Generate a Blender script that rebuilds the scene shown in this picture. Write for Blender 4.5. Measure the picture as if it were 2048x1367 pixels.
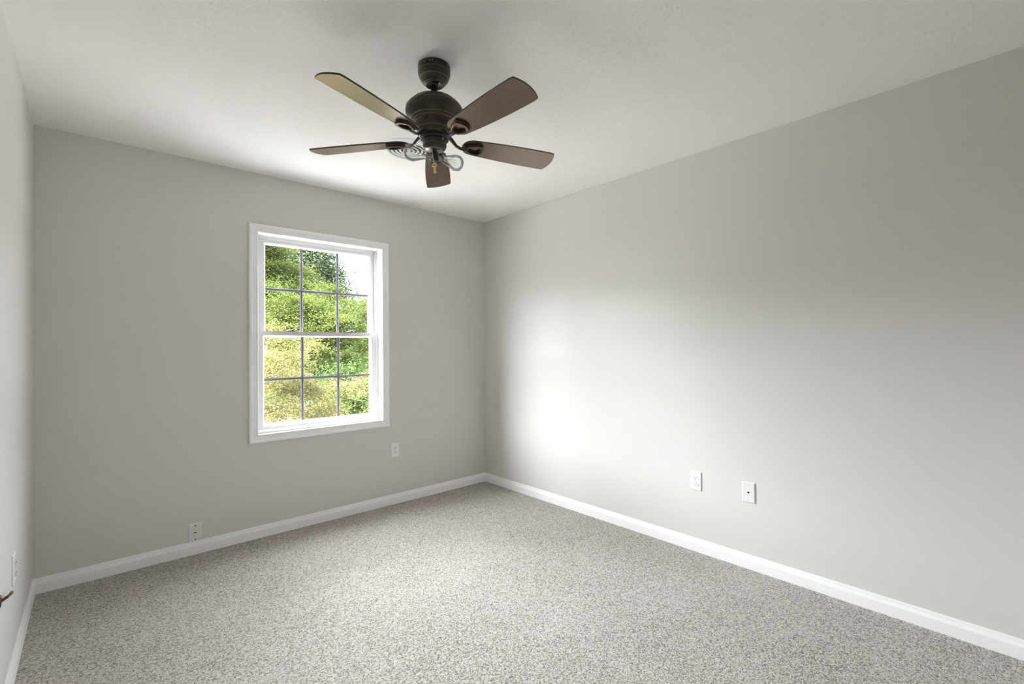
import bpy, bmesh, math, random
import numpy as np
from mathutils import Vector, Matrix

PI = math.pi
SC = bpy.context.scene
COL = SC.collection
for _o in list(bpy.data.objects):
    bpy.data.objects.remove(_o)

# ------------------------------------------------------------------ camera
YB, XR, XL, CH = 3.4702, 2.7602, -0.2321, 2.44      # back wall, right wall, left wall, ceiling
YF = -0.45                                          # wall behind the camera
cam_d = bpy.data.cameras.new('camera')
cam = bpy.data.objects.new('camera', cam_d)
COL.objects.link(cam)
cam_d.sensor_fit = 'HORIZONTAL'
cam_d.sensor_width = 36.0
cam_d.lens = 36.0 * 935.43 / 2048.0
cam_d.clip_start = 0.02
cam_d.clip_end = 400
_yaw, _pit, _rol = 0.730852, 0.010515, -0.0079218
_fw = Vector((math.sin(_yaw) * math.cos(_pit), math.cos(_yaw) * math.cos(_pit), math.sin(_pit)))
_rt = Vector((math.cos(_yaw), -math.sin(_yaw), 0))
_up = _rt.cross(_fw)
_r2 = _rt * math.cos(_rol) + _up * math.sin(_rol)
_u2 = -_rt * math.sin(_rol) + _up * math.cos(_rol)
cam.matrix_world = Matrix(((_r2.x, _u2.x, -_fw.x, 0), (_r2.y, _u2.y, -_fw.y, 0),
                           (_r2.z, _u2.z, -_fw.z, 1.2596), (0, 0, 0, 1)))
SC.camera = cam

# ------------------------------------------------------------------ light
SKY = 120.0
world = bpy.data.worlds.new('bright_hazy_sky')
SC.world = world
world.use_nodes = True
_n, _l = world.node_tree.nodes, world.node_tree.links
_bg = _n['Background']
_bg.inputs['Strength'].default_value = SKY
_tc = _n.new('ShaderNodeTexCoord')
_sx = _n.new('ShaderNodeSeparateXYZ')
_cr = _n.new('ShaderNodeValToRGB')
_e = _cr.color_ramp.elements
_e[0].position, _e[0].color = 0.0, (0.07, 0.072, 0.074, 1)       # dull horizon
_e[1].position, _e[1].color = 0.75, (0.405, 0.418, 0.43, 1)         # overhead
for _p, _c in ((0.10, 0.09), (0.155, 0.44), (0.25, 0.43), (0.38, 0.42)):
    _q = _e.new(_p)
    _q.color = (_c * 0.915, _c * 0.952, _c, 1)
_l.new(_tc.outputs['Generated'], _sx.inputs[0])
_l.new(_sx.outputs['Z'], _cr.inputs['Fac'])
# broad white glow of thin cloud around the veiled western sky
_dt = _n.new('ShaderNodeVectorMath')
_dt.operation = 'DOT_PRODUCT'
_l.new(_tc.outputs['Generated'], _dt.inputs[0])
_dt.inputs[1].default_value = Vector((-0.95, 0.22, 0.21)).normalized()
_gl = _n.new('ShaderNodeValToRGB')
_gl.color_ramp.interpolation = 'EASE'
_gl.color_ramp.elements[0].position, _gl.color_ramp.elements[0].color = 0.72, (0, 0, 0, 1)
_gl.color_ramp.elements[1].position, _gl.color_ramp.elements[1].color = 1.0, (1, 0.985, 0.96, 1)
_l.new(_dt.outputs['Value'], _gl.inputs['Fac'])
_ml = _n.new('ShaderNodeMixRGB')
_ml.blend_type = 'MULTIPLY'
_ml.inputs['Fac'].default_value = 1.0
_l.new(_cr.outputs['Color'], _ml.inputs['Color1'])
_l.new(_gl.outputs['Color'], _ml.inputs['Color2'])
_sc = _n.new('ShaderNodeVectorMath')
_sc.operation = 'SCALE'
_sc.inputs["Scale"].default_value = 1.25
_l.new(_ml.outputs['Color'], _sc.inputs[0])
_ad = _n.new('ShaderNodeVectorMath')
_ad.operation = 'ADD'
_l.new(_cr.outputs['Color'], _ad.inputs[0])
_l.new(_sc.outputs['Vector'], _ad.inputs[1])
_mr = _n.new('ShaderNodeMapRange')                                # the eastern sky is duller than the west
for _k, _v in (('From Min', 0.15), ('From Max', 0.95), ('To Min', 1.0), ('To Max', 0.5)):
    _mr.inputs[_k].default_value = _v
_l.new(_sx.outputs['X'], _mr.inputs['Value'])
_s2 = _n.new('ShaderNodeVectorMath')
_s2.operation = 'SCALE'
_l.new(_ad.outputs['Vector'], _s2.inputs[0])
_l.new(_mr.outputs[0], _s2.inputs['Scale'])
_l.new(_s2.outputs['Vector'], _bg.inputs['Color'])
world.cycles.sampling_method = 'AUTOMATIC'

_sun = bpy.data.lights.new('sun', 'SUN')
_sun.energy = 195.0
_sun.color = (1.0, 0.95, 0.86)
_sun.angle = math.radians(3)
sun = bpy.data.objects.new('sun', _sun)
COL.objects.link(sun)
sun.rotation_euler = Vector((-0.66, -0.03, 1.0)).to_track_quat('Z', 'Y').to_euler()   # high, over the end of the house

_pl = bpy.data.lights.new('window_sky_portal', 'AREA')          # sampling guide for the sky, emits nothing
_pl.shape = 'RECTANGLE'
_pl.size, _pl.size_y = 0.90, 1.36
_pl.cycles.is_portal = True
portal = bpy.data.objects.new('window_sky_portal', _pl)
COL.objects.link(portal)
portal.location = (1.272, YB + 0.165, 1.365)
portal.rotation_euler = (math.radians(-90), 0, 0)

SC.view_settings.view_transform = 'Standard'
SC.view_settings.look = 'None'
SC.view_settings.exposure = 0.80
SC.view_settings.gamma = 1.0
SC.view_settings.use_curve_mapping = False
SC.cycles.use_denoising = True
SC.cycles.max_bounces = 16
SC.cycles.diffuse_bounces = 10
SC.cycles.transparent_max_bounces = 24
SC.cycles.sample_clamp_indirect = 8.0
SC.cycles.caustics_reflective = False
SC.cycles.caustics_refractive = False


# ------------------------------------------------------------------ materials
def mat(name, color, rough=0.5, metal=0.0, spec=0.5):
    m = bpy.data.materials.new(name)
    m.use_nodes = True
    b = m.node_tree.nodes['Principled BSDF']
    b.inputs['Base Color'].default_value = (*color, 1)
    b.inputs['Roughness'].default_value = rough
    b.inputs['Metallic'].default_value = metal
    b.inputs['Specular IOR Level'].default_value = spec
    return m, m.node_tree.nodes, m.node_tree.links, b


def coords(n, l, scale=(1, 1, 1)):
    tc = n.new('ShaderNodeTexCoord')
    mp = n.new('ShaderNodeMapping')
    mp.inputs['Scale'].default_value = scale
    l.new(tc.outputs['Object'], mp.inputs['Vector'])
    return mp.outputs['Vector']


def noise(n, l, vec, scale, detail=3, rough=0.55):
    t = n.new('ShaderNodeTexNoise')
    t.inputs['Scale'].default_value = scale
    t.inputs['Detail'].default_value = detail
    t.inputs['Roughness'].default_value = rough
    l.new(vec, t.inputs['Vector'])
    return t.outputs['Fac']


def ramp(n, l, fac, stops):
    r = n.new('ShaderNodeValToRGB')
    e = r.color_ramp.elements
    while len(e) < len(stops):
        e.new(0.5)
    for k, (p, c) in enumerate(stops):
        e[k].position = p
        e[k].color = (*c, 1) if len(c) == 3 else c
    l.new(fac, r.inputs['Fac'])
    return r.outputs['Color']


def bump(n, l, b, height, strength, dist):
    bp = n.new('ShaderNodeBump')
    bp.inputs['Strength'].default_value = strength
    bp.inputs['Distance'].default_value = dist
    l.new(height, bp.inputs['Height'])
    l.new(bp.outputs['Normal'], b.inputs['Normal'])


def mathn(n, l, op, a, b_):
    m = n.new('ShaderNodeMath')
    m.operation = op
    for k, v in enumerate((a, b_)):
        if isinstance(v, (int, float)):
            m.inputs[k].default_value = v
        else:
            l.new(v, m.inputs[k])
    return m.outputs[0]


M = {}
# warm grey wall paint with faint roller texture
m, n, l, b = mat('wall_paint', (0.652, 0.634, 0.617), 0.55, 0, 0.35)
v = coords(n, l)
bump(n, l, b, noise(n, l, v, 260, 2), 0.08, 0.001)
M['wall'] = m
# white ceiling with stippled, brushed plaster ridges
m, n, l, b = mat('ceiling_plaster', (0.905, 0.893, 0.880), 0.8, 0, 0.2)
v = coords(n, l)
wv = n.new('ShaderNodeTexNoise')
wv.inputs['Scale'].default_value = 9
wv.inputs['Detail'].default_value = 2
l.new(v, wv.inputs['Vector'])
add = n.new('ShaderNodeMixRGB')
add.blend_type = 'ADD'
add.inputs['Fac'].default_value = 0.12
l.new(v, add.inputs['Color1'])
l.new(wv.outputs['Color'], add.inputs['Color2'])
st = n.new('ShaderNodeMapping')
st.inputs['Scale'].default_value = (1.0, 1.7, 1)
st.inputs['Rotation'].default_value = (0, 0, 0.6)
l.new(add.outputs['Color'], st.inputs['Vector'])
a1 = noise(n, l, st.outputs['Vector'], 78, 5, 0.72)
r1 = ramp(n, l, a1, [(0.555, (0, 0, 0)), (0.61, (1, 1, 1))])
msk = ramp(n, l, noise(n, l, v, 5, 3), [(0.34, (0.4, 0.4, 0.4)), (0.66, (1, 1, 1))])
a2 = noise(n, l, v, 170, 2)
h = mathn(n, l, 'ADD', mathn(n, l, 'MULTIPLY', r1, msk), mathn(n, l, 'MULTIPLY', a2, 0.5))
bump(n, l, b, h, 0.5, 0.0022)
M['ceiling'] = m
# loop-speckled carpet, beige and grey-brown yarn
m, n, l, b = mat('carpet', (0.5, 0.45, 0.41), 0.95, 0, 0.1)
v = coords(n, l)
vo = n.new('ShaderNodeTexVoronoi')
vo.inputs['Scale'].default_value = 215
vo.inputs['Randomness'].default_value = 1.0
l.new(v, vo.inputs['Vector'])
sp = n.new('ShaderNodeSeparateColor')
l.new(vo.outputs['Color'], sp.inputs['Color'])
nz = noise(n, l, v, 330, 2, 0.6)
mixf = mathn(n, l, 'ADD', mathn(n, l, 'MULTIPLY', sp.outputs[0], 0.45), mathn(n, l, 'MULTIPLY', nz, 0.55))
big = noise(n, l, v, 2.2, 2)
mixf = mathn(n, l, 'ADD', mixf, mathn(n, l, 'MULTIPLY', mathn(n, l, 'SUBTRACT', big, 0.5), 0.10))
cr = ramp(n, l, mixf, [(0.24, (0.125, 0.100, 0.082)), (0.37, (0.355, 0.312, 0.278)), (0.52, (0.575, 0.526, 0.486)), (0.72, (0.76, 0.712, 0.675))])
l.new(cr, b.inputs['Base Color'])
hh = mathn(n, l, 'SUBTRACT', mathn(n, l, 'MULTIPLY', nz, 1.2), vo.outputs['Distance'])
bump(n, l, b, hh, 0.9, 0.006)
b.inputs['Sheen Weight'].default_value = 0.15
M['carpet'] = m
M['trim'] = mat('white_trim_paint', (0.885, 0.885, 0.883), 0.38, 0, 0.5)[0]
M['vinyl'] = mat('white_vinyl', (0.60, 0.596, 0.60), 0.35, 0, 0.4)[0]
M['grid'] = mat('grey_muntin', (0.15, 0.143, 0.175), 0.5)[0]
M['lock'] = mat('dark_grey_lock', (0.018, 0.017, 0.022), 0.5)[0]
M['plate'] = mat('white_plastic', (0.80, 0.80, 0.79), 0.3)[0]
M['plate_dull'] = mat('painted_plate', (0.72, 0.715, 0.70), 0.5)[0]
M['slot'] = mat('dark_slot', (0.02, 0.018, 0.016), 0.6)[0]
M['screw'] = mat('screw_metal', (0.55, 0.54, 0.52), 0.35, 0.6)[0]
# oil-rubbed bronze
m, n, l, b = mat('dark_bronze', (0.030, 0.021, 0.014), 0.36, 0.0, 0.42)
v = coords(n, l)
cr = ramp(n, l, noise(n, l, v, 30, 3), [(0.3, (0.020, 0.014, 0.010)), (0.75, (0.050, 0.035, 0.022))])
l.new(cr, b.inputs['Base Color'])
M['bronze'] = m
M['copper'] = mat('rubbed_bronze_edge', (0.20, 0.135, 0.085), 0.4, 0.5)[0]
M['black'] = mat('black_rubber', (0.012, 0.011, 0.010), 0.5)[0]
M['silver'] = mat('satin_plate', (0.32, 0.31, 0.28), 0.3, 0.8)[0]
M['brass'] = mat('brass', (0.80, 0.62, 0.20), 0.3, 0.85)[0]
M['ivory'] = mat('ivory_chain', (0.72, 0.66, 0.48), 0.4, 0.3)[0]
# brown wood-grain blade with a lacquer coat
m, n, l, b = mat('blade_wood', (0.075, 0.05, 0.04), 0.42, 0, 0.5)
v = coords(n, l, (3, 45, 45))
g_ = noise(n, l, v, 4, 5, 0.65)
l.new(ramp(n, l, g_, [(0.25, (0.010, 0.006, 0.004)), (0.75, (0.028, 0.018, 0.013))]), b.inputs['Base Color'])
l.new(ramp(n, l, g_, [(0.25, (0.70, 0.55, 0.45)), (0.75, (0.90, 0.74, 0.62))]), b.inputs['Specular Tint'])
b.inputs['IOR'].default_value = 3.6
b.inputs['Roughness'].default_value = 0.24
M['blade'] = m
M['blade_edge'] = mat('blade_edge', (0.045, 0.030, 0.022), 0.5)[0]


def glass_mat(name, tint=(1, 1, 1), gloss=0.9):
    m = bpy.data.materials.new(name)
    m.use_nodes = True
    n, l = m.node_tree.nodes, m.node_tree.links
    n.remove(n['Principled BSDF'])
    t = n.new('ShaderNodeBsdfTransparent')
    t.inputs['Color'].default_value = (*tint, 1)
    g = n.new('ShaderNodeBsdfGlossy')
    g.inputs['Roughness'].default_value = 0.01
    fr = n.new('ShaderNodeFresnel')
    fr.inputs['IOR'].default_value = 1.45
    mul = mathn(n, l, 'MULTIPLY', fr.outputs[0], gloss)
    mx = n.new('ShaderNodeMixShader')
    l.new(mul, mx.inputs[0])
    l.new(t.outputs[0], mx.inputs[1])
    l.new(g.outputs[0], mx.inputs[2])
    l.new(mx.outputs[0], n['Material Output'].inputs['Surface'])
    return m


M['pane'] = glass_mat('window_glass', (0.97, 0.985, 0.98), 0.6)
M['bulb'] = glass_mat('bulb_glass', (0.955, 0.96, 0.955), 0.85)


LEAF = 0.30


def leaf_mat(name, stops, trans=0.35):
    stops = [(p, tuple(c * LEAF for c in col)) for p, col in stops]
    m = bpy.data.materials.new(name)
    m.use_nodes = True
    n, l = m.node_tree.nodes, m.node_tree.links
    n.remove(n['Principled BSDF'])
    gi = n.new('ShaderNodeNewGeometry')
    c = ramp(n, l, gi.outputs['Random Per Island'], stops)
    d = n.new('ShaderNodeBsdfDiffuse')
    t = n.new('ShaderNodeBsdfTranslucent')
    l.new(c, d.inputs['Color'])
    l.new(c, t.inputs['Color'])
    mx = n.new('ShaderNodeMixShader')
    mx.inputs[0].default_value = trans
    l.new(d.outputs[0], mx.inputs[1])
    l.new(t.outputs[0], mx.inputs[2])
    l.new(mx.outputs[0], n['Material Output'].inputs['Surface'])
    return m


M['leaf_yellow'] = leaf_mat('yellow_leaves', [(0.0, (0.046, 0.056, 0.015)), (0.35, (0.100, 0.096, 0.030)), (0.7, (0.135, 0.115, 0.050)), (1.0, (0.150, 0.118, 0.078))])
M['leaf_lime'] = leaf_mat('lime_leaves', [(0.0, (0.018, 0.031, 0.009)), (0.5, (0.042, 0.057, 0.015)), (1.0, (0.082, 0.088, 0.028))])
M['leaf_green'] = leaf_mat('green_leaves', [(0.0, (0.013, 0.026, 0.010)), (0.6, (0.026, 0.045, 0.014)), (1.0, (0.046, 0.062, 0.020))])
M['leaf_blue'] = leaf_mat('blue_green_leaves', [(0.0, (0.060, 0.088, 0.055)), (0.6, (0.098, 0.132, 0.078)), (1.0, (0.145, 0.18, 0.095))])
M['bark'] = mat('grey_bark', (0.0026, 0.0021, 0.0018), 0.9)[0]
m, n, l, b = mat('lawn', (0.02, 0.03, 0.01), 0.95)
v = coords(n, l)
l.new(ramp(n, l, noise(n, l, v, 1.5, 6), [(0.3, (0.016, 0.026, 0.008)), (0.7, (0.03, 0.038, 0.014))]), b.inputs['Base Color'])
M['lawn'] = m
M['bounce_slab'] = mat('grey_bounce_slab', (0.25, 0.245, 0.25), 0.9)[0]
M['bounce_ground'] = mat('pale_bounce_ground', (0.74, 0.73, 0.71), 0.9)[0]


# ------------------------------------------------------------------ helpers
def link(name, me, mats, parent=None):
    o = bpy.data.objects.new(name, me)
    COL.objects.link(o)
    for x in (mats if isinstance(mats, (list, tuple)) else [mats]):
        me.materials.append(x)
    if parent is not None:
        o.parent = parent
    return o


def obj(name, bm, mats, parent=None, smooth=None):
    bmesh.ops.recalc_face_normals(bm, faces=bm.faces[:])
    me = bpy.data.meshes.new(name)
    bm.to_mesh(me)
    bm.free()
    o = link(name, me, mats, parent)
    if smooth:
        me.polygons.foreach_set('use_smooth', [True] * len(me.polygons))
        try:
            me.set_sharp_from_angle(angle=math.radians(smooth))
        except Exception:
            pass
    return o


def empty(name, loc, rotz=0, label=None, cat=None, group=None, kind=None):
    o = bpy.data.objects.new(name, None)
    o.empty_display_size = 0.1
    COL.objects.link(o)
    o.location = loc
    o.rotation_euler = (0, 0, rotz)
    tag(o, label, cat, group, kind)
    return o


def tag(o, label=None, cat=None, group=None, kind=None):
    for k, v in (('label', label), ('category', cat), ('group', group), ('kind', kind)):
        if v:
            o[k] = v
    return o


def box(bm, x0, x1, y0, y1, z0, z1, mi=0):
    vs = [bm.verts.new((x, y, z)) for x in (x0, x1) for y in (y0, y1) for z in (z0, z1)]
    for f in ((0, 1, 3, 2), (4, 6, 7, 5), (0, 4, 5, 1), (2, 3, 7, 6), (0, 2, 6, 4), (1, 5, 7, 3)):
        bm.faces.new([vs[i] for i in f]).material_index = mi
    return vs


def rings(bm, loops, mi=0, closed=True):
    """sweep around a rectangle in the x-z plane: loops of (x0, x1, z0, z1, y) with mitred corners"""
    L = [[bm.verts.new(p) for p in ((x0, y, z0), (x1, y, z0), (x1, y, z1), (x0, y, z1))] for x0, x1, z0, z1, y in loops]
    k = len(L)
    for i in range(k if closed else k - 1):
        A, B = L[i], L[(i + 1) % k]
        for j in range(4):
            bm.faces.new((A[j], A[(j + 1) % 4], B[(j + 1) % 4], B[j])).material_index = mi


def lathe(bm, prof, seg=48, mi=0, mtx=None, mis=None):
    """revolve (radius, z) about the z axis; zero radii become poles"""
    R = []
    for r, z in prof:
        if r < 1e-6:
            R.append([bm.verts.new((0, 0, z))])
        else:
            R.append([bm.verts.new((r * math.cos(2 * PI * k / seg), r * math.sin(2 * PI * k / seg), z)) for k in range(seg)])
    for i in range(len(R) - 1):
        A, B = R[i], R[i + 1]
        m_ = mis[i] if mis else mi
        for k in range(seg):
            k2 = (k + 1) % seg
            if len(A) == 1 and len(B) == 1:
                continue
            if len(A) == 1:
                f = (A[0], B[k2], B[k])
            elif len(B) == 1:
                f = (A[k], A[k2], B[0])
            else:
                f = (A[k], A[k2], B[k2], B[k])
            bm.faces.new(f).material_index = m_
    if mtx is not None:
        bmesh.ops.transform(bm, matrix=mtx, verts=[x for r_ in R for x in r_])


def torus(bm, R, r, z, seg=64, sub=8, mi=0):
    vs = [[bm.verts.new(((R + r * math.cos(2 * PI * j / sub)) * math.cos(2 * PI * i / seg),
                         (R + r * math.cos(2 * PI * j / sub)) * math.sin(2 * PI * i / seg),
                         z + r * math.sin(2 * PI * j / sub))) for j in range(sub)] for i in range(seg)]
    for i in range(seg):
        for j in range(sub):
            bm.faces.new((vs[i][j], vs[(i + 1) % seg][j], vs[(i + 1) % seg][(j + 1) % sub], vs[i][(j + 1) % sub])).material_index = mi


def tube(bm, pts, rad, seg=8, mi=0, flat=1.0, cap=True):
    """round (or flattened) tube along points; rad is a number or one per point"""
    pts = [Vector(p) for p in pts]
    rad = rad if isinstance(rad, (list, tuple)) else [rad] * len(pts)
    L = []
    for i, p in enumerate(pts):
        t = (pts[min(i + 1, len(pts) - 1)] - pts[max(i - 1, 0)]).normalized()
        a = Vector((0, 0, 1)) if abs(t.z) < 0.9 else Vector((1, 0, 0))
        s = t.cross(a).normalized()
        u = s.cross(t).normalized()
        L.append([bm.verts.new(p + s * math.cos(2 * PI * k / seg) * rad[i] + u * math.sin(2 * PI * k / seg) * rad[i] * flat) for k in range(seg)])
    for A, B in zip(L, L[1:]):
        for k in range(seg):
            bm.faces.new((A[k], A[(k + 1) % seg], B[(k + 1) % seg], B[k])).material_index = mi
    if cap:
        for c in (L[0], L[-1]):
            bm.faces.new(c).material_index = mi


def prism(bm, outline, z0, z1, mi=0, mi_side=None):
    """closed outline of (x, y) between two heights"""
    a = [bm.verts.new((x, y, z0)) for x, y in outline]
    c = [bm.verts.new((x, y, z1)) for x, y in outline]
    bm.faces.new(a).material_index = mi
    bm.faces.new(c).material_index = mi
    k = len(a)
    for i in range(k):
        bm.faces.new((a[i], a[(i + 1) % k], c[(i + 1) % k], c[i])).material_index = mi if mi_side is None else mi_side


def struct(name, bm, m, parent=None, smooth=None):
    o = obj(name, bm, m, parent, smooth)
    if parent is None:
        o['kind'] = 'structure'
    return o


# ------------------------------------------------------------------ room shell
T = 0.16
WX0, WX1, WZ0, WZ1 = 0.825, 1.718, 0.6876, 2.0426           # inner edge of the window casing
HX0, HX1, HZ0, HZ1 = WX0 - 0.022, WX1 + 0.022, WZ0 - 0.022, WZ1 + 0.022   # hole in the wall

bm = bmesh.new()
box(bm, XL - T, XR + T, YF - T, YB + T, -0.12, 0)
struct('floor', bm, M['carpet'])
bm = bmesh.new()
box(bm, XL - T, XR + T, YF - T, YB + T, CH, CH + 0.2)
struct('ceiling', bm, M['ceiling'])
bm = bmesh.new()
rings(bm, [(XL, XR, 0, CH, YB), (HX0, HX1, HZ0, HZ1, YB), (HX0, HX1, HZ0, HZ1, YB + T), (XL, XR, 0, CH, YB + T)])
struct('wall_back', bm, M['wall'])
bm = bmesh.new()
box(bm, XR, XR + T, YF - T, YB + T, 0, CH)
struct('wall_right', bm, M['wall'])
bm = bmesh.new()
box(bm, XL - T, XL, YF - T, YB + T, 0, CH)
struct('wall_left', bm, M['wall'])
bm = bmesh.new()
box(bm, XL, XR, YF - T, YF, 0, CH)
struct('wall_front', bm, M['wall'])

BH, BT = 0.0793, 0.012
BP = [(0, 0), (BT, 0), (BT, 0.050), (BT - 0.001, 0.054), (0.007, 0.064), (0.0055, 0.074), (0.004, BH), (0, BH)]


def baseboard(name, a, b_, inward, mi_a, mi_b):
    """profile swept from a to b along a wall; ends are mitred by mi_a / mi_b (1 = inner corner)"""
    bm = bmesh.new()
    a, b_, inward = Vector((*a, 0)), Vector((*b_, 0)), Vector((*inward, 0))
    d = (b_ - a).normalized()
    A = [bm.verts.new(a + inward * p + d * p * mi_a + Vector((0, 0, z))) for p, z in BP]
    B = [bm.verts.new(b_ + inward * p - d * p * mi_b + Vector((0, 0, z))) for p, z in BP]
    k = len(BP)
    for i in range(k):
        bm.faces.new((A[i], A[(i + 1) % k], B[(i + 1) % k], B[i]))
    bm.faces.new(A)
    bm.faces.new(B)
    return struct(name, bm, M['trim'])


baseboard('baseboard_back', (XL, YB), (XR, YB), (0, -1), 1, 1)
baseboard('baseboard_right', (XR, YB), (XR, YF), (-1, 0), 1, 1)
baseboard('baseboard_left', (XL, YB), (XL, YF), (1, 0), 1, 1)
baseboard('baseboard_front', (XL, YF), (XR, YF), (0, 1), 1, 1)

# ------------------------------------------------------------------ window
win = empty('window_1', ((WX0 + WX1) / 2, YB, WZ0), kind='structure')


def wpart(name, bm, m, parent=None, smooth=None):
    o = obj(name, bm, m, None, smooth)
    p = parent or win
    o.parent = p
    if p is win:
        o.matrix_parent_inverse = Matrix.Translation(-win.location)
    return o


def grow(a, y):
    return (WX0 - a, WX1 + a, WZ0 - a, WZ1 + a, YB + y)


bm = bmesh.new()
rings(bm, [grow(*p) for p in ((0, 0), (0, -0.009), (0.003, -0.0115), (0.009, -0.0115), (0.012, -0.009), (0.016, -0.0095),
                              (0.034, -0.0125), (0.038, -0.0165), (0.043, -0.0185), (0.051, -0.0185), (0.0555, -0.0155), (0.0565, 0))])
wpart('casing', bm, M['trim'])
bm = bmesh.new()
rings(bm, [grow(*p) for p in ((0.004, -0.001), (0.004, 0.082), (0.0, 0.082), (0.0, 0.086), (0.004, 0.086), (0.004, 0.158), (0.021, 0.158), (0.021, -0.001))])
wpart('jamb', bm, M['vinyl'])
bm = bmesh.new()
box(bm, WX0 - 0.003, WX1 + 0.003, YB + 0.055, YB + 0.155, WZ0 - 0.003, WZ0 + 0.0125)
box(bm, WX0 - 0.003, WX1 + 0.003, YB + 0.050, YB + 0.056, WZ0 - 0.003, WZ0 + 0.0175)
wpart('sill', bm, M['vinyl'])
bm = bmesh.new()
box(bm, WX0 - 0.003, WX1 + 0.003, YB + 0.108, YB + 0.157, WZ1 - 0.0165, WZ1 + 0.0045)
wpart('head_stop', bm, M['vinyl'])
bm = bmesh.new()
for xa, xb in ((WX0 - 0.003, WX0 + 0.010), (WX1 - 0.010, WX1 + 0.003)):      # balance tracks above the lower sash
    box(bm, xa, xb, YB + 0.096, YB + 0.101, 1.386, WZ1 - 0.002)
    box(bm, xa, xb, YB + 0.108, YB + 0.114, 1.386, WZ1 - 0.002)
wpart('sash_track', bm, M['vinyl'])


def sash(name, outer, inner, y, th, mx, mz, gw):
    x0, x1, z0, z1 = outer
    i0, i1, j0, j1 = inner
    bm = bmesh.new()
    c = 0.010
    rings(bm, [(x0, x1, z0, z1, YB + y), (i0 - c, i1 + c, j0 - c, j1 + c, YB + y), (i0 - c * 0.7, i1 + c * 0.7, j0 - c * 0.7, j1 + c * 0.7, YB + y + 0.003),
               (i0, i1, j0, j1, YB + y + 0.012), (i0, i1, j0, j1, YB + y + th), (x0, x1, z0, z1, YB + y + th)])
    s = wpart(name, bm, M['vinyl'])
    yg = YB + y + 0.021
    bm = bmesh.new()
    box(bm, i0 - 0.004, i1 + 0.004, yg + 0.0045, yg + 0.0060, j0 - 0.004, j1 + 0.004)
    wpart('glass_pane', bm, M['pane'], s)
    bm = bmesh.new()                                  # sculptured bars: flat back, chamfered sides
    for xm in mx:
        pr = ((-gw, 0.0), (-gw * 0.45, -0.004), (gw * 0.45, -0.004), (gw, 0.0), (gw * 0.45, 0.0035), (-gw * 0.45, 0.0035))
        A = [bm.verts.new((xm + a, yg + b_, j0 - 0.002)) for a, b_ in pr]
        B = [bm.verts.new((xm + a, yg + b_, j1 + 0.002)) for a, b_ in pr]
        for k in range(6):
            bm.faces.new((A[k], A[(k + 1) % 6], B[(k + 1) % 6], B[k]))
        bm.faces.new(A)
        bm.faces.new(B)
    pr = ((-gw, 0.0), (-gw * 0.45, -0.004), (gw * 0.45, -0.004), (gw, 0.0), (gw * 0.45, 0.0035), (-gw * 0.45, 0.0035))
    A = [bm.verts.new((i0 - 0.002, yg + b_ * 0.95, mz + a)) for a, b_ in pr]
    B = [bm.verts.new((i1 + 0.002, yg + b_ * 0.95, mz + a)) for a, b_ in pr]
    for k in range(6):
        bm.faces.new((A[k], A[(k + 1) % 6], B[(k + 1) % 6], B[k]))
    bm.faces.new(A)
    bm.faces.new(B)
    wpart('muntin_grid', bm, M['grid'], s)['label'] = 'thin grey grid bars between the panes'
    return s


low = sash('lower_sash', (WX0 + 0.003, WX1 - 0.003, WZ0 + 0.015, 1.3825), (0.886, 1.661, 0.7375, 1.344), 0.085, 0.030, (1.143, 1.4065), 1.0445, 0.0100)
upp = sash('upper_sash', (WX0 + 0.003, WX1 - 0.003, 1.344, WZ1 - 0.014), (0.902, 1.6655, 1.381, 1.9955), 0.120, 0.030, (1.1475, 1.4155), 1.6835, 0.0100)
for xl in (1.065, 1.503):
    bm = bmesh.new()
    lathe(bm, [(0, 0.012), (0.010, 0.0115), (0.019, 0.007), (0.021, 0.0)], 20, 0, Matrix.Translation((xl, YB + 0.100, 1.3825)) @ Matrix.Scale(0.55, 4, (0, 1, 0)) @ Matrix.Scale(1.5, 4, (1, 0, 0)))
    tube(bm, [(xl, YB + 0.10, 1.3925), (xl + 0.018, YB + 0.093, 1.397), (xl + 0.036, YB + 0.088, 1.396)], [0.005, 0.0045, 0.003], 8)
    wpart('sash_lock', bm, M['lock'], low, 40)['label'] = 'dark grey cam lock on the meeting rail'
for xl in (WX0 + 0.022, WX1 - 0.022):
    bm = bmesh.new()
    box(bm, xl - 0.006, xl + 0.006, YB + 0.1165, YB + 0.1205, 1.405, 1.425)
    wpart('tilt_latch', bm, M['vinyl'], upp)

# ------------------------------------------------------------------ wall plates
def frustum(bm, w, h, d, bev, mi=0):
    lo = [(-w, -h), (w, -h), (w, h), (-w, h)]
    loops = [[bm.verts.new((x, 0, z)) for x, z in lo],
             [bm.verts.new((x, -d * 0.45, z)) for x, z in lo],
             [bm.verts.new((x * (w - bev) / w, -d, z * (h - bev) / h)) for x, z in lo]]
    for A, B in zip(loops, loops[1:]):
        for k in range(4):
            bm.faces.new((A[k], A[(k + 1) % 4], B[(k + 1) % 4], B[k])).material_index = mi
    bm.faces.new(loops[2]).material_index = mi
    bm.faces.new(loops[0]).material_index = mi


def disc(bm, cx, cz, rx, rz, y0, y1, mi=0, seg=20, clip=None):
    P = []
    for k in range(seg):
        x, z = rx * math.cos(2 * PI * k / seg), rz * math.sin(2 * PI * k / seg)
        if clip:
            x = max(-clip, min(clip, x))
        P.append((cx + x, cz + z))
    A = [bm.verts.new((x, y0, z)) for x, z in P]
    B = [bm.verts.new((x, y1, z)) for x, z in P]
    bm.faces.new(A).material_index = mi
    bm.faces.new(B).material_index = mi
    for k in range(seg):
        bm.faces.new((A[k], A[(k + 1) % seg], B[(k + 1) % seg], B[k])).material_index = mi


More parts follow.
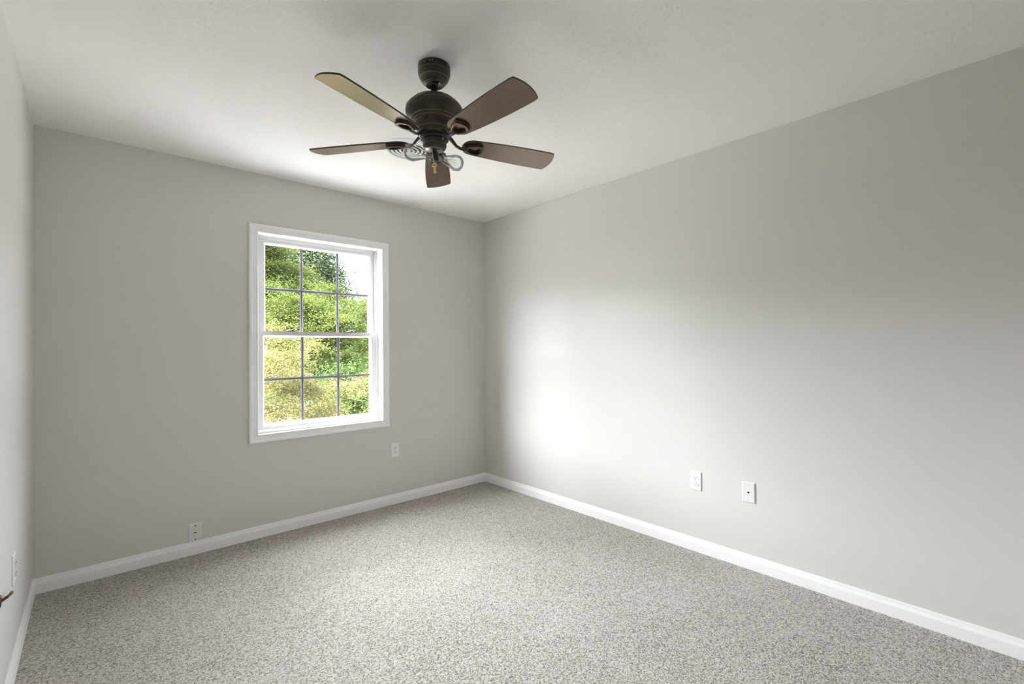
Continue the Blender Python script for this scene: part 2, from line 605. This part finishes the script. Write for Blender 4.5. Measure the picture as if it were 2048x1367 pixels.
def plate_root(name, loc, rotz, label, cat, pm, w=0.0355, h=0.0575, d=0.006):
    r = empty(name, loc, rotz, label, cat)
    bm = bmesh.new()
    frustum(bm, w, h, d, 0.0045)
    obj('cover_plate', bm, pm, r)
    return r


def duplex(name, loc, rotz, label, pm):
    r = plate_root(name, loc, rotz, label, 'electrical outlet', pm)
    for s in (1, -1):
        cz = 0.0197 * s
        bm = bmesh.new()
        disc(bm, 0, cz, 0.0172, 0.0143, -0.0055, -0.0085, 0, 28)
        for x, hh in ((-0.0063, 0.0042), (0.0063, 0.0036)):
            box(bm, x - 0.0011, x + 0.0011, -0.0092, -0.0080, cz + 0.0030 - hh, cz + 0.0030 + hh, 1)
        disc(bm, 0, cz - 0.0073, 0.0026, 0.0026, -0.0092, -0.0080, 1, 12)
        obj('receptacle', bm, [pm, M['slot']], r)
    bm = bmesh.new()
    disc(bm, 0, 0, 0.003, 0.003, -0.0055, -0.0072, 0, 12)
    obj('screw', bm, M['screw'], r)
    return r


duplex('wall_outlet', (1.8258, YB, 0.4325), 0, 'white duplex outlet on the back wall below the right side of the window', M['plate'])
duplex('wall_outlet', (XR, 1.3955, 0.4290), -PI / 2, 'white duplex outlet with dark slots on the right wall, left of the jack plate', M['plate'])
duplex('wall_outlet', (XL, 2.680, 0.4085), PI / 2, 'white duplex outlet on the left wall, seen almost edge-on above the baseboard', M['plate'])

r = plate_root('jack_plate', (XR, 1.0855, 0.4288), -PI / 2, 'white jack plate with one round black hole on the right wall', 'jack plate', M['plate_dull'])
bm = bmesh.new()
disc(bm, 0, 0, 0.0062, 0.0062, -0.0055, -0.0072, 0, 20)
disc(bm, 0, 0, 0.0048, 0.0048, -0.0072, -0.0078, 1, 20)
obj('coax_jack', bm, [M['screw'], M['slot']], r)['label'] = 'round black jack opening'
for s in (1, -1):
    bm = bmesh.new()
    disc(bm, 0, 0.0418 * s, 0.0026, 0.0026, -0.0055, -0.0066, 0, 12)
    obj('screw', bm, M['screw'], r)

r = plate_root('phone_plate', (0.4715, YB, 0.1316), 0, 'off-white phone plate with two black screw holes just above the back baseboard', 'phone jack', M['plate_dull'], 0.0350, 0.0556)
bm = bmesh.new()
A = [(-0.0068, -0.004), (0.0068, -0.004), (0.0068, 0.001), (0.0035, 0.001), (0.0035, 0.0045), (-0.0035, 0.0045), (-0.0035, 0.001), (-0.0068, 0.001)]
va = [bm.verts.new((x, -0.0055, z)) for x, z in A]
vb = [bm.verts.new((x, -0.0066, z)) for x, z in A]
bm.faces.new(va)
bm.faces.new(vb)
for k in range(8):
    bm.faces.new((va[k], va[(k + 1) % 8], vb[(k + 1) % 8], vb[k]))
obj('phone_jack', bm, mat('brown_jack', (0.10, 0.085, 0.07), 0.5)[0], r)['label'] = 'small dark jack opening'
for s in (1, -1):
    bm = bmesh.new()
    disc(bm, 0.001, 0.0425 * s, 0.0040, 0.0040, -0.0055, -0.0064, 0, 16)
    obj('screw_hole', bm, M['slot'], r)

# small bronze fitting of unknown use on the left wall, cut by the picture's left edge
hd = empty('wall_fitting', (XL, 2.315, 0.424), 0, 'small bronze fitting on the left wall at the left edge of the photo', 'hook')
bm = bmesh.new()
lathe(bm, [(0, 0.006), (0.018, 0.005), (0.022, 0.0)], 24, 0, Matrix.Rotation(PI / 2, 4, 'Y'))
obj('rosette', bm, M['bronze'], hd, 40)
bm = bmesh.new()
tube(bm, [(0.004, 0, 0.0), (0.016, 0.01, 0.004), (0.020, 0.06, -0.006), (0.019, 0.115, -0.020), (0.017, 0.150, -0.035)], [0.005, 0.005, 0.0045, 0.0055, 0.004], 10)
obj('arm', bm, mat('brown_bronze', (0.085, 0.042, 0.016), 0.35, 0.4)[0], hd, 40)

# ------------------------------------------------------------------ ceiling vent
vx, vy = 1.405, 2.475
vent = empty('ceiling_vent', (vx, vy, CH), 0, 'round white air vent of concentric rings on the ceiling behind the fan', 'air vent')
bm = bmesh.new()
lathe(bm, [(0.118, -0.002), (0.122, -0.008), (0.135, -0.010), (0.158, -0.004), (0.163, 0.0)], 64)
obj('flange', bm, M['trim'], vent, 40)
for k, R in enumerate((0.108, 0.083, 0.058, 0.034)):
    bm = bmesh.new()
    zt = -0.0012 - 0.0010 * k
    lathe(bm, [(R - 0.0115, zt), (R - 0.010, zt - 0.0028), (R, zt - 0.0042), (R + 0.0012, zt - 0.003), (R, zt), (R - 0.0115, zt)], 64)
    obj('louver_ring', bm, M['trim'], vent, 40)
bm = bmesh.new()
lathe(bm, [(0, -0.010), (0.008, -0.0095), (0.0125, -0.006), (0.010, -0.002), (0, -0.002)], 32)
obj('hub', bm, M['trim'], vent, 40)
bm = bmesh.new()
lathe(bm, [(0.118, -0.0005), (0.0, -0.0005)], 48)
obj('duct_opening', bm, M['slot'], vent)['label'] = 'dark gap behind the rings'

# ------------------------------------------------------------------ ceiling fan
FX, FY = 1.0674, 1.6674
fan = empty('ceiling_fan', (FX, FY, CH), 0, 'dark bronze five-blade ceiling fan with bare clear bulbs', 'ceiling fan')
ZO = CH                                                   # profile heights below are absolute


def fpart(name, bm, mats, parent=None, smooth=35, z=True):
    if z:
        bmesh.ops.translate(bm, verts=bm.verts[:], vec=(0, 0, -ZO))
    return obj(name, bm, mats, parent or fan, smooth)


bm = bmesh.new()
lathe(bm, [(0.060, 2.440), (0.066, 2.4385), (0.0675, 2.434), (0.0675, 2.412), (0.0665, 2.402), (0.0625, 2.389), (0.058, 2.384),
           (0.052, 2.372), (0.0425, 2.3655), (0.041, 2.362), (0.0385, 2.3595), (0.0345, 2.3595), (0.032, 2.363), (0.020, 2.372), (0.0, 2.374)], 56)
torus(bm, 0.0668, 0.0013, 2.4105, mi=1)
torus(bm, 0.0592, 0.0013, 2.3855, mi=1)
torus(bm, 0.0415, 0.0012, 2.3640, mi=1)
torus(bm, 0.0350, 0.0010, 2.3595, mi=1)
can = fpart('canopy', bm, [M['bronze'], M['copper']])
for k in range(8):
    a = math.radians(237 - 35 + k * 10 * 1.0 + (40 if k > 3 else 0))
    bm = bmesh.new()
    lathe(bm, [(0, 0.0012), (0.0018, 0.001), (0.0024, 0)], 10, 0, Matrix.Translation((0.0672 * math.cos(a), 0.0672 * math.sin(a), 2.427 - CH)) @ Matrix.Rotation(a, 4, 'Z') @ Matrix.Rotation(PI / 2, 4, 'Y'))
    if k in (2, 3, 0, 5):
        obj('canopy_screw', bm, M['screw'], can)
    else:
        bm.free()
bm = bmesh.new()
lathe(bm, [(0, 2.385), (0.016, 2.380), (0.0185, 2.370), (0.016, 2.361), (0.0128, 2.358), (0.0128, 2.330), (0.0155, 2.326), (0.0175, 2.318), (0.022, 2.3125), (0, 2.312)], 32)
fpart('downrod', bm, M['bronze'])
bm = bmesh.new()
lathe(bm, [(0, 2.314), (0.030, 2.313), (0.060, 2.305), (0.090, 2.289), (0.108, 2.272), (0.1165, 2.258), (0.1195, 2.248), (0.1195, 2.240), (0.117, 2.232),
           (0.110, 2.222), (0.100, 2.2145), (0.096, 2.2105), (0.093, 2.205), (0.088, 2.2015), (0.084, 2.198), (0.083, 2.188), (0.081, 2.176), (0.074, 2.164), (0.066, 2.158), (0, 2.158)], 72)
torus(bm, 0.1165, 0.0014, 2.2590, mi=1)
torus(bm, 0.0975, 0.0016, 2.2115, mi=1)
torus(bm, 0.0895, 0.0014, 2.2020, mi=1)
torus(bm, 0.0755, 0.0012, 2.1655, mi=1)
mot = fpart('motor_housing', bm, [M['bronze'], M['copper']])
for k in range(14):
    a = 2 * PI * k / 14 + 0.1
    bm = bmesh.new()
    for sgn in (0,):
        pts = [(-0.010, -0.0035), (0.010, -0.0035), (0.0115, 0), (0.010, 0.0035), (-0.010, 0.0035), (-0.0115, 0)]
        A = [bm.verts.new((0.0832, x, z)) for x, z in pts]
        B = [bm.verts.new((0.0800, x, z)) for x, z in pts]
        bm.faces.new(A)
        bm.faces.new(B)
        for q in range(6):
            bm.faces.new((A[q], A[(q + 1) % 6], B[(q + 1) % 6], B[q]))
    bmesh.ops.transform(bm, matrix=Matrix.Translation((0, 0, 2.187 - CH)) @ Matrix.Rotation(a, 4, 'Z'), verts=bm.verts[:])
    obj('vent_slot', bm, M['slot'], mot)
bm = bmesh.new()
lathe(bm, [(0, 2.160), (0.064, 2.160), (0.070, 2.157), (0.070, 2.146), (0.064, 2.142), (0, 2.142)], 56)
fpart('flywheel', bm, M['bronze'])
bm = bmesh.new()
lathe(bm, [(0, 2.144), (0.056, 2.144), (0.060, 2.141), (0.060, 2.131), (0.056, 2.128), (0, 2.128)], 56)
fpart('rubber_ring', bm, M['black'])
bm = bmesh.new()
lathe(bm, [(0, 2.130), (0.049, 2.130), (0.0495, 2.126), (0.0495, 2.106), (0.0485, 2.101), (0.046, 2.094), (0.040, 2.088), (0.037, 2.0865)], 56)
torus(bm, 0.0490, 0.0012, 2.1045, mi=1)
sw = fpart('switch_housing', bm, [M['bronze'], M['copper']])
bm = bmesh.new()
lathe(bm, [(0.0375, 2.0868), (0.034, 2.0852), (0.012, 2.0845), (0, 2.0845)], 48)
fpart('bottom_plate', bm, M['silver'])
aS = math.radians(237 + 42)
bm = bmesh.new()
torus(bm, 0.0036, 0.0011, 0, 20, 8)
bmesh.ops.transform(bm, matrix=Matrix.Translation((0.0500 * math.cos(aS), 0.0500 * math.sin(aS), 2.1215 - CH)) @ Matrix.Rotation(aS, 4, 'Z') @ Matrix.Rotation(PI / 2, 4, 'Y'), verts=bm.verts[:])
obj('chain_outlet', bm, M['screw'], sw, 40)

# blades, each with its bracket
R0, R1, RT = 0.122, 0.5435, 0.558
PITCH = -0.2159
outline = []
N = 14
for k in range(N + 1):                                   # rounded root
    t = PI / 2 + PI * k / N
    outline.append((0.172 + 0.050 * math.cos(t), 0.0475 * math.sin(t)))
for x, w in ((0.24, 0.0535), (0.32, 0.0588), (0.40, 0.0620), (0.48, 0.0634), (0.530, 0.0630)):
    outline.append((x, -w))
for k in range(13):                                      # gently arched tip
    s = -1 + 2 * k / 12
    c = 0.0605 * s
    outline.append((R1 + 0.0155 * (1 - s * s), c))
for x, w in reversed(((0.24, 0.0535), (0.32, 0.0588), (0.40, 0.0620), (0.48, 0.0634), (0.530, 0.0630))):
    outline.append((x, w))
bm = bmesh.new()
prism(bm, outline, 0.0, 0.006, 0, 1)
bmesh.ops.recalc_face_normals(bm, faces=bm.faces[:])
blade_me = bpy.data.meshes.new('blade')
bm.to_mesh(blade_me)
bm.free()
blade_me.materials.append(M['blade'])
blade_me.materials.append(M['blade_edge'])

# bracket in the blade's own frame: curved arm from the flywheel, then an open rounded-triangle frame under the blade
bm = bmesh.new()
rt = PITCH


def unpitch(p):                                          # bracket arm leaves the hub level, so undo the pitch there
    x, y, z = p
    return (x, y * math.cos(-rt) - z * math.sin(-rt), y * math.sin(-rt) + z * math.cos(-rt))


tube(bm, [unpitch((0.052, 0, 0.026)), unpitch((0.068, 0, 0.024)), unpitch((0.080, 0, 0.013)), unpitch((0.094, 0, -0.003)), (0.112, 0, -0.012), (0.132, 0, -0.012), (0.146, 0, -0.010)],
     [0.013, 0.012, 0.0100, 0.0092, 0.0090, 0.0100, 0.0115], 10, 0, 0.5)


def dloop(k, z, grow_=0.0):
    """outline of the bracket's D: narrow at the hub, wide and round outside"""
    P = [(0.137, 0.0145), (0.137, -0.0145), (0.148, -0.023), (0.188, -0.0355), (0.203, -0.034), (0.2165, -0.012), (0.2165, 0.012), (0.203, 0.034), (0.188, 0.0355), (0.148, 0.023)]
    for _ in range(2):
        P = [q for i in range(len(P)) for q in ((0.75 * P[i][0] + 0.25 * P[(i + 1) % len(P)][0], 0.75 * P[i][1] + 0.25 * P[(i + 1) % len(P)][1]),
                                                (0.25 * P[i][0] + 0.75 * P[(i + 1) % len(P)][0], 0.25 * P[i][1] + 0.75 * P[(i + 1) % len(P)][1]))]
    cx, cy = 0.176, 0
    return [((cx + (x - cx) * k), cy + (y - cy) * k, z) for x, y in P]


loops = [dloop(1.0, 0.0), dloop(1.02, -0.006), dloop(0.97, -0.0125), dloop(0.88, -0.0135), dloop(0.68, -0.0115), dloop(0.64, -0.006), dloop(0.64, 0.0)]
LV = [[bm.verts.new(p) for p in lp] for lp in loops]
for i in range(len(LV) - 1):
    nk = len(LV[i])
    for k in range(nk):
        f = bm.faces.new((LV[i][k], LV[i][(k + 1) % nk], LV[i + 1][(k + 1) % nk], LV[i + 1][k]))
        f.material_index = 1 if i == 2 else 0
bmesh.ops.recalc_face_normals(bm, faces=bm.faces[:])
bracket_me = bpy.data.meshes.new('blade_bracket')
bm.to_mesh(bracket_me)
bm.free()
bracket_me.materials.append(M['bronze'])
bracket_me.materials.append(M['copper'])
bracket_me.polygons.foreach_set('use_smooth', [True] * len(bracket_me.polygons))
bracket_me.set_sharp_from_angle(angle=math.radians(38))
for k in range(5):
    bl = bpy.data.objects.new('blade', blade_me)
    COL.objects.link(bl)
    bl.parent = fan
    bl.rotation_euler = (PITCH, 0, math.radians(199.1 + 72 * k))
    bl.location = (0, 0, 2.1235 - CH)
    br = bpy.data.objects.new('blade_bracket', bracket_me)
    COL.objects.link(br)
    br.parent = bl

# light kit: socket block and two bare clear bulbs lying level
bm = bmesh.new()
lathe(bm, [(0, 2.086), (0.010, 2.086), (0.010, 2.079), (0.0165, 2.077), (0.0175, 2.070), (0.0175, 2.044), (0.0155, 2.040), (0.006, 2.038), (0, 2.038)], 32)
kit = fpart('light_socket', bm, M['bronze'])
AZ = math.radians(172)
BULB = [(0.0130, 0.000), (0.0135, 0.006), (0.0160, 0.018), (0.0220, 0.036), (0.0282, 0.054), (0.0322, 0.066), (0.0336, 0.076), (0.0322, 0.087), (0.0270, 0.097), (0.0180, 0.1035), (0.0090, 0.1070), (0, 0.1080)]
for s in (0, 1):
    ax = AZ + PI * s
    mt = Matrix.Translation((0, 0, 2.058 - CH)) @ Matrix.Rotation(ax, 4, 'Z') @ Matrix.Rotation(PI / 2 + math.radians(2), 4, 'Y')
    bm = bmesh.new()
    lathe(bm, [(r_, z + 0.024) for r_, z in BULB], 40, 0, mt)
    bu = obj('light_bulb', bm, M['bulb'], fan, 60)
    bm = bmesh.new()
    lathe(bm, [(0, 0.010), (0.0130, 0.010), (0.0130, 0.033), (0.0125, 0.036), (0, 0.036)], 24, 0, mt)
    obj('screw_base', bm, M['silver'], bu, 40)
    bm = bmesh.new()
    pts = []
    for q in range(4):
        a = q * PI / 2 + 0.4
        tube(bm, [(0.004 * math.cos(a), 0.004 * math.sin(a), 0.050), (0.010 * math.cos(a), 0.010 * math.sin(a), 0.098)], 0.0009, 6)
    tube(bm, [(0, 0, 0.034), (0, 0, 0.056)], 0.004, 8)
    bmesh.ops.transform(bm, matrix=mt, verts=bm.verts[:])
    obj('filament', bm, M['ivory'], bu)

# pull chain with brass bell
dx, dy = -0.745 * 0.013 - 0.54 * 0.022, 0.667 * 0.013 - 0.84 * 0.022
bm = bmesh.new()
zc = 2.086
pts = []
for k in range(16):
    q = k / 15
    P = Vector((dx + 0.745 * 0.009 * q, dy - 0.667 * 0.009 * q, 2.086 - 0.062 * q - CH))
    lathe(bm, [(0, 0.0021), (0.0015, 0.0015), (0.0021, 0), (0.0015, -0.0015), (0, -0.0021)], 8, 0, Matrix.Translation(P))
    pts.append(P)
tube(bm, pts, 0.0009, 6)
ch = obj('pull_chain', bm, M['ivory'], fan, 60)
e = pts[-1]
bm = bmesh.new()
torus(bm, 0.0075, 0.0028, 0, 24, 8)
bmesh.ops.transform(bm, matrix=Matrix.Translation(e + Vector((0.002, -0.002, -0.0085))) @ Matrix.Rotation(math.radians(-55), 4, 'Z') @ Matrix.Rotation(PI / 2, 4, 'X'), verts=bm.verts[:])
lathe(bm, [(0, -0.016), (0.004, -0.017), (0.0055, -0.022), (0.0045, -0.028), (0.006, -0.034), (0.0055, -0.040), (0.003, -0.043), (0, -0.043)], 16, 0, Matrix.Translation(e + Vector((0.003, -0.003, 0))))
obj('chain_pull', bm, M['brass'], ch, 50)
bm = bmesh.new()
tube(bm, [e + Vector((0.003, -0.003, -0.043)), e + Vector((0.003, -0.003, -0.064))], 0.0008, 6)
lathe(bm, [(0, -0.062), (0.0014, -0.064), (0.0030, -0.068), (0, -0.0685)], 12, 0, Matrix.Translation(e + Vector((0.003, -0.003, 0))))
obj('pull_cord', bm, M['copper'], ch)

# ------------------------------------------------------------------ garden
GZ = -2.75
bm = bmesh.new()
vs = [bm.verts.new(p) for p in ((-60, -60, GZ), (90, -60, GZ), (90, 120, GZ), (-60, 120, GZ))]
bm.faces.new(vs)
struct('ground', bm, M['lawn'])
bm = bmesh.new()
box(bm, -26, 24, YB + T + 0.03, 15.5, GZ - 0.1, GZ + 0.03)  # unseen pale ground, added to bounce daylight up to the ceiling
struct('added_bounce_ground', bm, M['bounce_ground'])
bm = bmesh.new()
box(bm, -5, 8, YB + T + 0.01, 5.6, -0.36, -0.28)  # unseen slab below the window, added to throw steep light onto the ceiling
struct('added_bounce_slab', bm, M['bounce_slab'])


def leaf_mesh(name, P, Nn, size, aspect, rng):
    """one folded four-point leaf per row of P, facing Nn"""
    k = len(P)
    rnd = rng.normal(size=(k, 3))
    Nn = Nn / np.linalg.norm(Nn, axis=1, keepdims=True)
    T1 = np.cross(Nn, rnd)
    T1 /= np.linalg.norm(T1, axis=1, keepdims=True)
    T2 = np.cross(Nn, T1)
    s = (size * rng.uniform(0.65, 1.3, k))[:, None]
    V = np.empty((k, 4, 3))
    V[:, 0] = P - T1 * s
    V[:, 1] = P + T2 * s * aspect + Nn * s * 0.18
    V[:, 2] = P + T1 * s
    V[:, 3] = P - T2 * s * aspect + Nn * s * 0.18
    me = bpy.data.meshes.new(name)
    me.vertices.add(k * 4)
    me.vertices.foreach_set('co', V.reshape(-1))
    tri = np.array([[0, 1, 2], [0, 2, 3]])
    F = (np.arange(k)[:, None, None] * 4 + tri[None]).reshape(-1)
    me.loops.add(len(F))
    me.loops.foreach_set('vertex_index', F)
    me.polygons.add(k * 2)
    me.polygons.foreach_set('loop_start', np.arange(k * 2) * 3)
    me.polygons.foreach_set('loop_total', np.full(k * 2, 3))
    me.update()
    me.validate()
    return me


def tree(name, label, cat, base, crown, nspray, nleaf, size, aspect, leafm, seed, spread=0.28, flat=0.35, twig=True, holes=0.0, group=None, trunk_r=0.12):
    """trunk and limbs reaching into an ellipsoid crown; leaves in flattened sprays at the limb ends"""
    rng = np.random.default_rng(seed)
    root = empty(name, base, 0, label, cat, group)
    (cx, cy, cz), (rx, ry, rz) = crown
    C = np.array([cx, cy, cz]) - np.array(base)
    RR = np.array([rx, ry, rz])
    d = rng.normal(size=(nspray, 3))
    d /= np.linalg.norm(d, axis=1, keepdims=True)
    rad = rng.uniform(0.35, 1.0, nspray) ** 0.6
    lump = 0.80 + 0.25 * np.sin(d[:, 0] * 5 + seed) * np.cos(d[:, 2] * 4 + seed * 1.7)
    S = C + d * (rad * lump)[:, None] * RR
    S = S[S[:, 2] > 0.3]
    k = len(S)
    # leaves
    per = rng.poisson(nleaf, k)
    idx = np.repeat(np.arange(k), per)
    tilt = rng.normal(size=(k, 3)) * 0.35
    off = rng.normal(size=(len(idx), 3)) * np.array([spread, spread, spread * flat])
    off[:, 2] += off[:, 0] * tilt[idx, 0] + off[:, 1] * tilt[idx, 1]
    P = S[idx] + off
    Nn = rng.normal(size=P.shape) * 0.55 + np.array([0, 0, 1.0]) + d[:len(S)][idx] * 0.5
    me = leaf_mesh('foliage', P, Nn, size, aspect, rng)
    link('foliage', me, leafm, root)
    # wood
    bm = bmesh.new()
    top = Vector(C) + Vector((0, 0, rz * 0.5))
    fork = Vector((C[0] * 0.6, C[1] * 0.6, max(0.5, C[2] - rz * 0.75)))
    tube(bm, [(0, 0, -0.05), fork * 0.5 + Vector((0.05, 0.03, 0)), fork, (fork + top) / 2 + Vector((0.1, -0.08, 0)), top], [trunk_r * 1.25, trunk_r, trunk_r * 0.85, trunk_r * 0.5, trunk_r * 0.12], 8)
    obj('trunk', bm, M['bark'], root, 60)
    bm = bmesh.new()
    nl = min(k, 42 if twig else 14)
    hubs = []
    for q in range(nl):
        t = rng.uniform(0.0, 0.85)
        st = fork.lerp(top, t)
        en = Vector(S[q])
        md = st.lerp(en, 0.5) + Vector((0, 0, 0.12 * (en - st).length)) + Vector(rng.normal(size=3) * 0.06)
        tube(bm, [st, md, en], [trunk_r * 0.32, trunk_r * 0.2, trunk_r * 0.07], 5, cap=False)
        hubs += [md, en]
    H = np.array([tuple(x) for x in hubs])
    if twig:
        for q in range(nl, k, 3):
            j = int(np.argmin(((H - S[q]) ** 2).sum(1)))
            st, en = Vector(H[j]), Vector(S[q])
            md = st.lerp(en, 0.5) + Vector(rng.normal(size=3) * 0.05)
            tube(bm, [st, md, en], [trunk_r * 0.09, trunk_r * 0.07, trunk_r * 0.03], 4, cap=False)
            for _ in range(1):
                e2 = en + Vector(rng.normal(size=3) * spread * 0.9)
                tube(bm, [md, en.lerp(e2, 0.4), e2], [trunk_r * 0.05, trunk_r * 0.04, trunk_r * 0.02], 3, cap=False)
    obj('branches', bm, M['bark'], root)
    return root


# nearest: pale yellow feathery tree, filling the lower panes
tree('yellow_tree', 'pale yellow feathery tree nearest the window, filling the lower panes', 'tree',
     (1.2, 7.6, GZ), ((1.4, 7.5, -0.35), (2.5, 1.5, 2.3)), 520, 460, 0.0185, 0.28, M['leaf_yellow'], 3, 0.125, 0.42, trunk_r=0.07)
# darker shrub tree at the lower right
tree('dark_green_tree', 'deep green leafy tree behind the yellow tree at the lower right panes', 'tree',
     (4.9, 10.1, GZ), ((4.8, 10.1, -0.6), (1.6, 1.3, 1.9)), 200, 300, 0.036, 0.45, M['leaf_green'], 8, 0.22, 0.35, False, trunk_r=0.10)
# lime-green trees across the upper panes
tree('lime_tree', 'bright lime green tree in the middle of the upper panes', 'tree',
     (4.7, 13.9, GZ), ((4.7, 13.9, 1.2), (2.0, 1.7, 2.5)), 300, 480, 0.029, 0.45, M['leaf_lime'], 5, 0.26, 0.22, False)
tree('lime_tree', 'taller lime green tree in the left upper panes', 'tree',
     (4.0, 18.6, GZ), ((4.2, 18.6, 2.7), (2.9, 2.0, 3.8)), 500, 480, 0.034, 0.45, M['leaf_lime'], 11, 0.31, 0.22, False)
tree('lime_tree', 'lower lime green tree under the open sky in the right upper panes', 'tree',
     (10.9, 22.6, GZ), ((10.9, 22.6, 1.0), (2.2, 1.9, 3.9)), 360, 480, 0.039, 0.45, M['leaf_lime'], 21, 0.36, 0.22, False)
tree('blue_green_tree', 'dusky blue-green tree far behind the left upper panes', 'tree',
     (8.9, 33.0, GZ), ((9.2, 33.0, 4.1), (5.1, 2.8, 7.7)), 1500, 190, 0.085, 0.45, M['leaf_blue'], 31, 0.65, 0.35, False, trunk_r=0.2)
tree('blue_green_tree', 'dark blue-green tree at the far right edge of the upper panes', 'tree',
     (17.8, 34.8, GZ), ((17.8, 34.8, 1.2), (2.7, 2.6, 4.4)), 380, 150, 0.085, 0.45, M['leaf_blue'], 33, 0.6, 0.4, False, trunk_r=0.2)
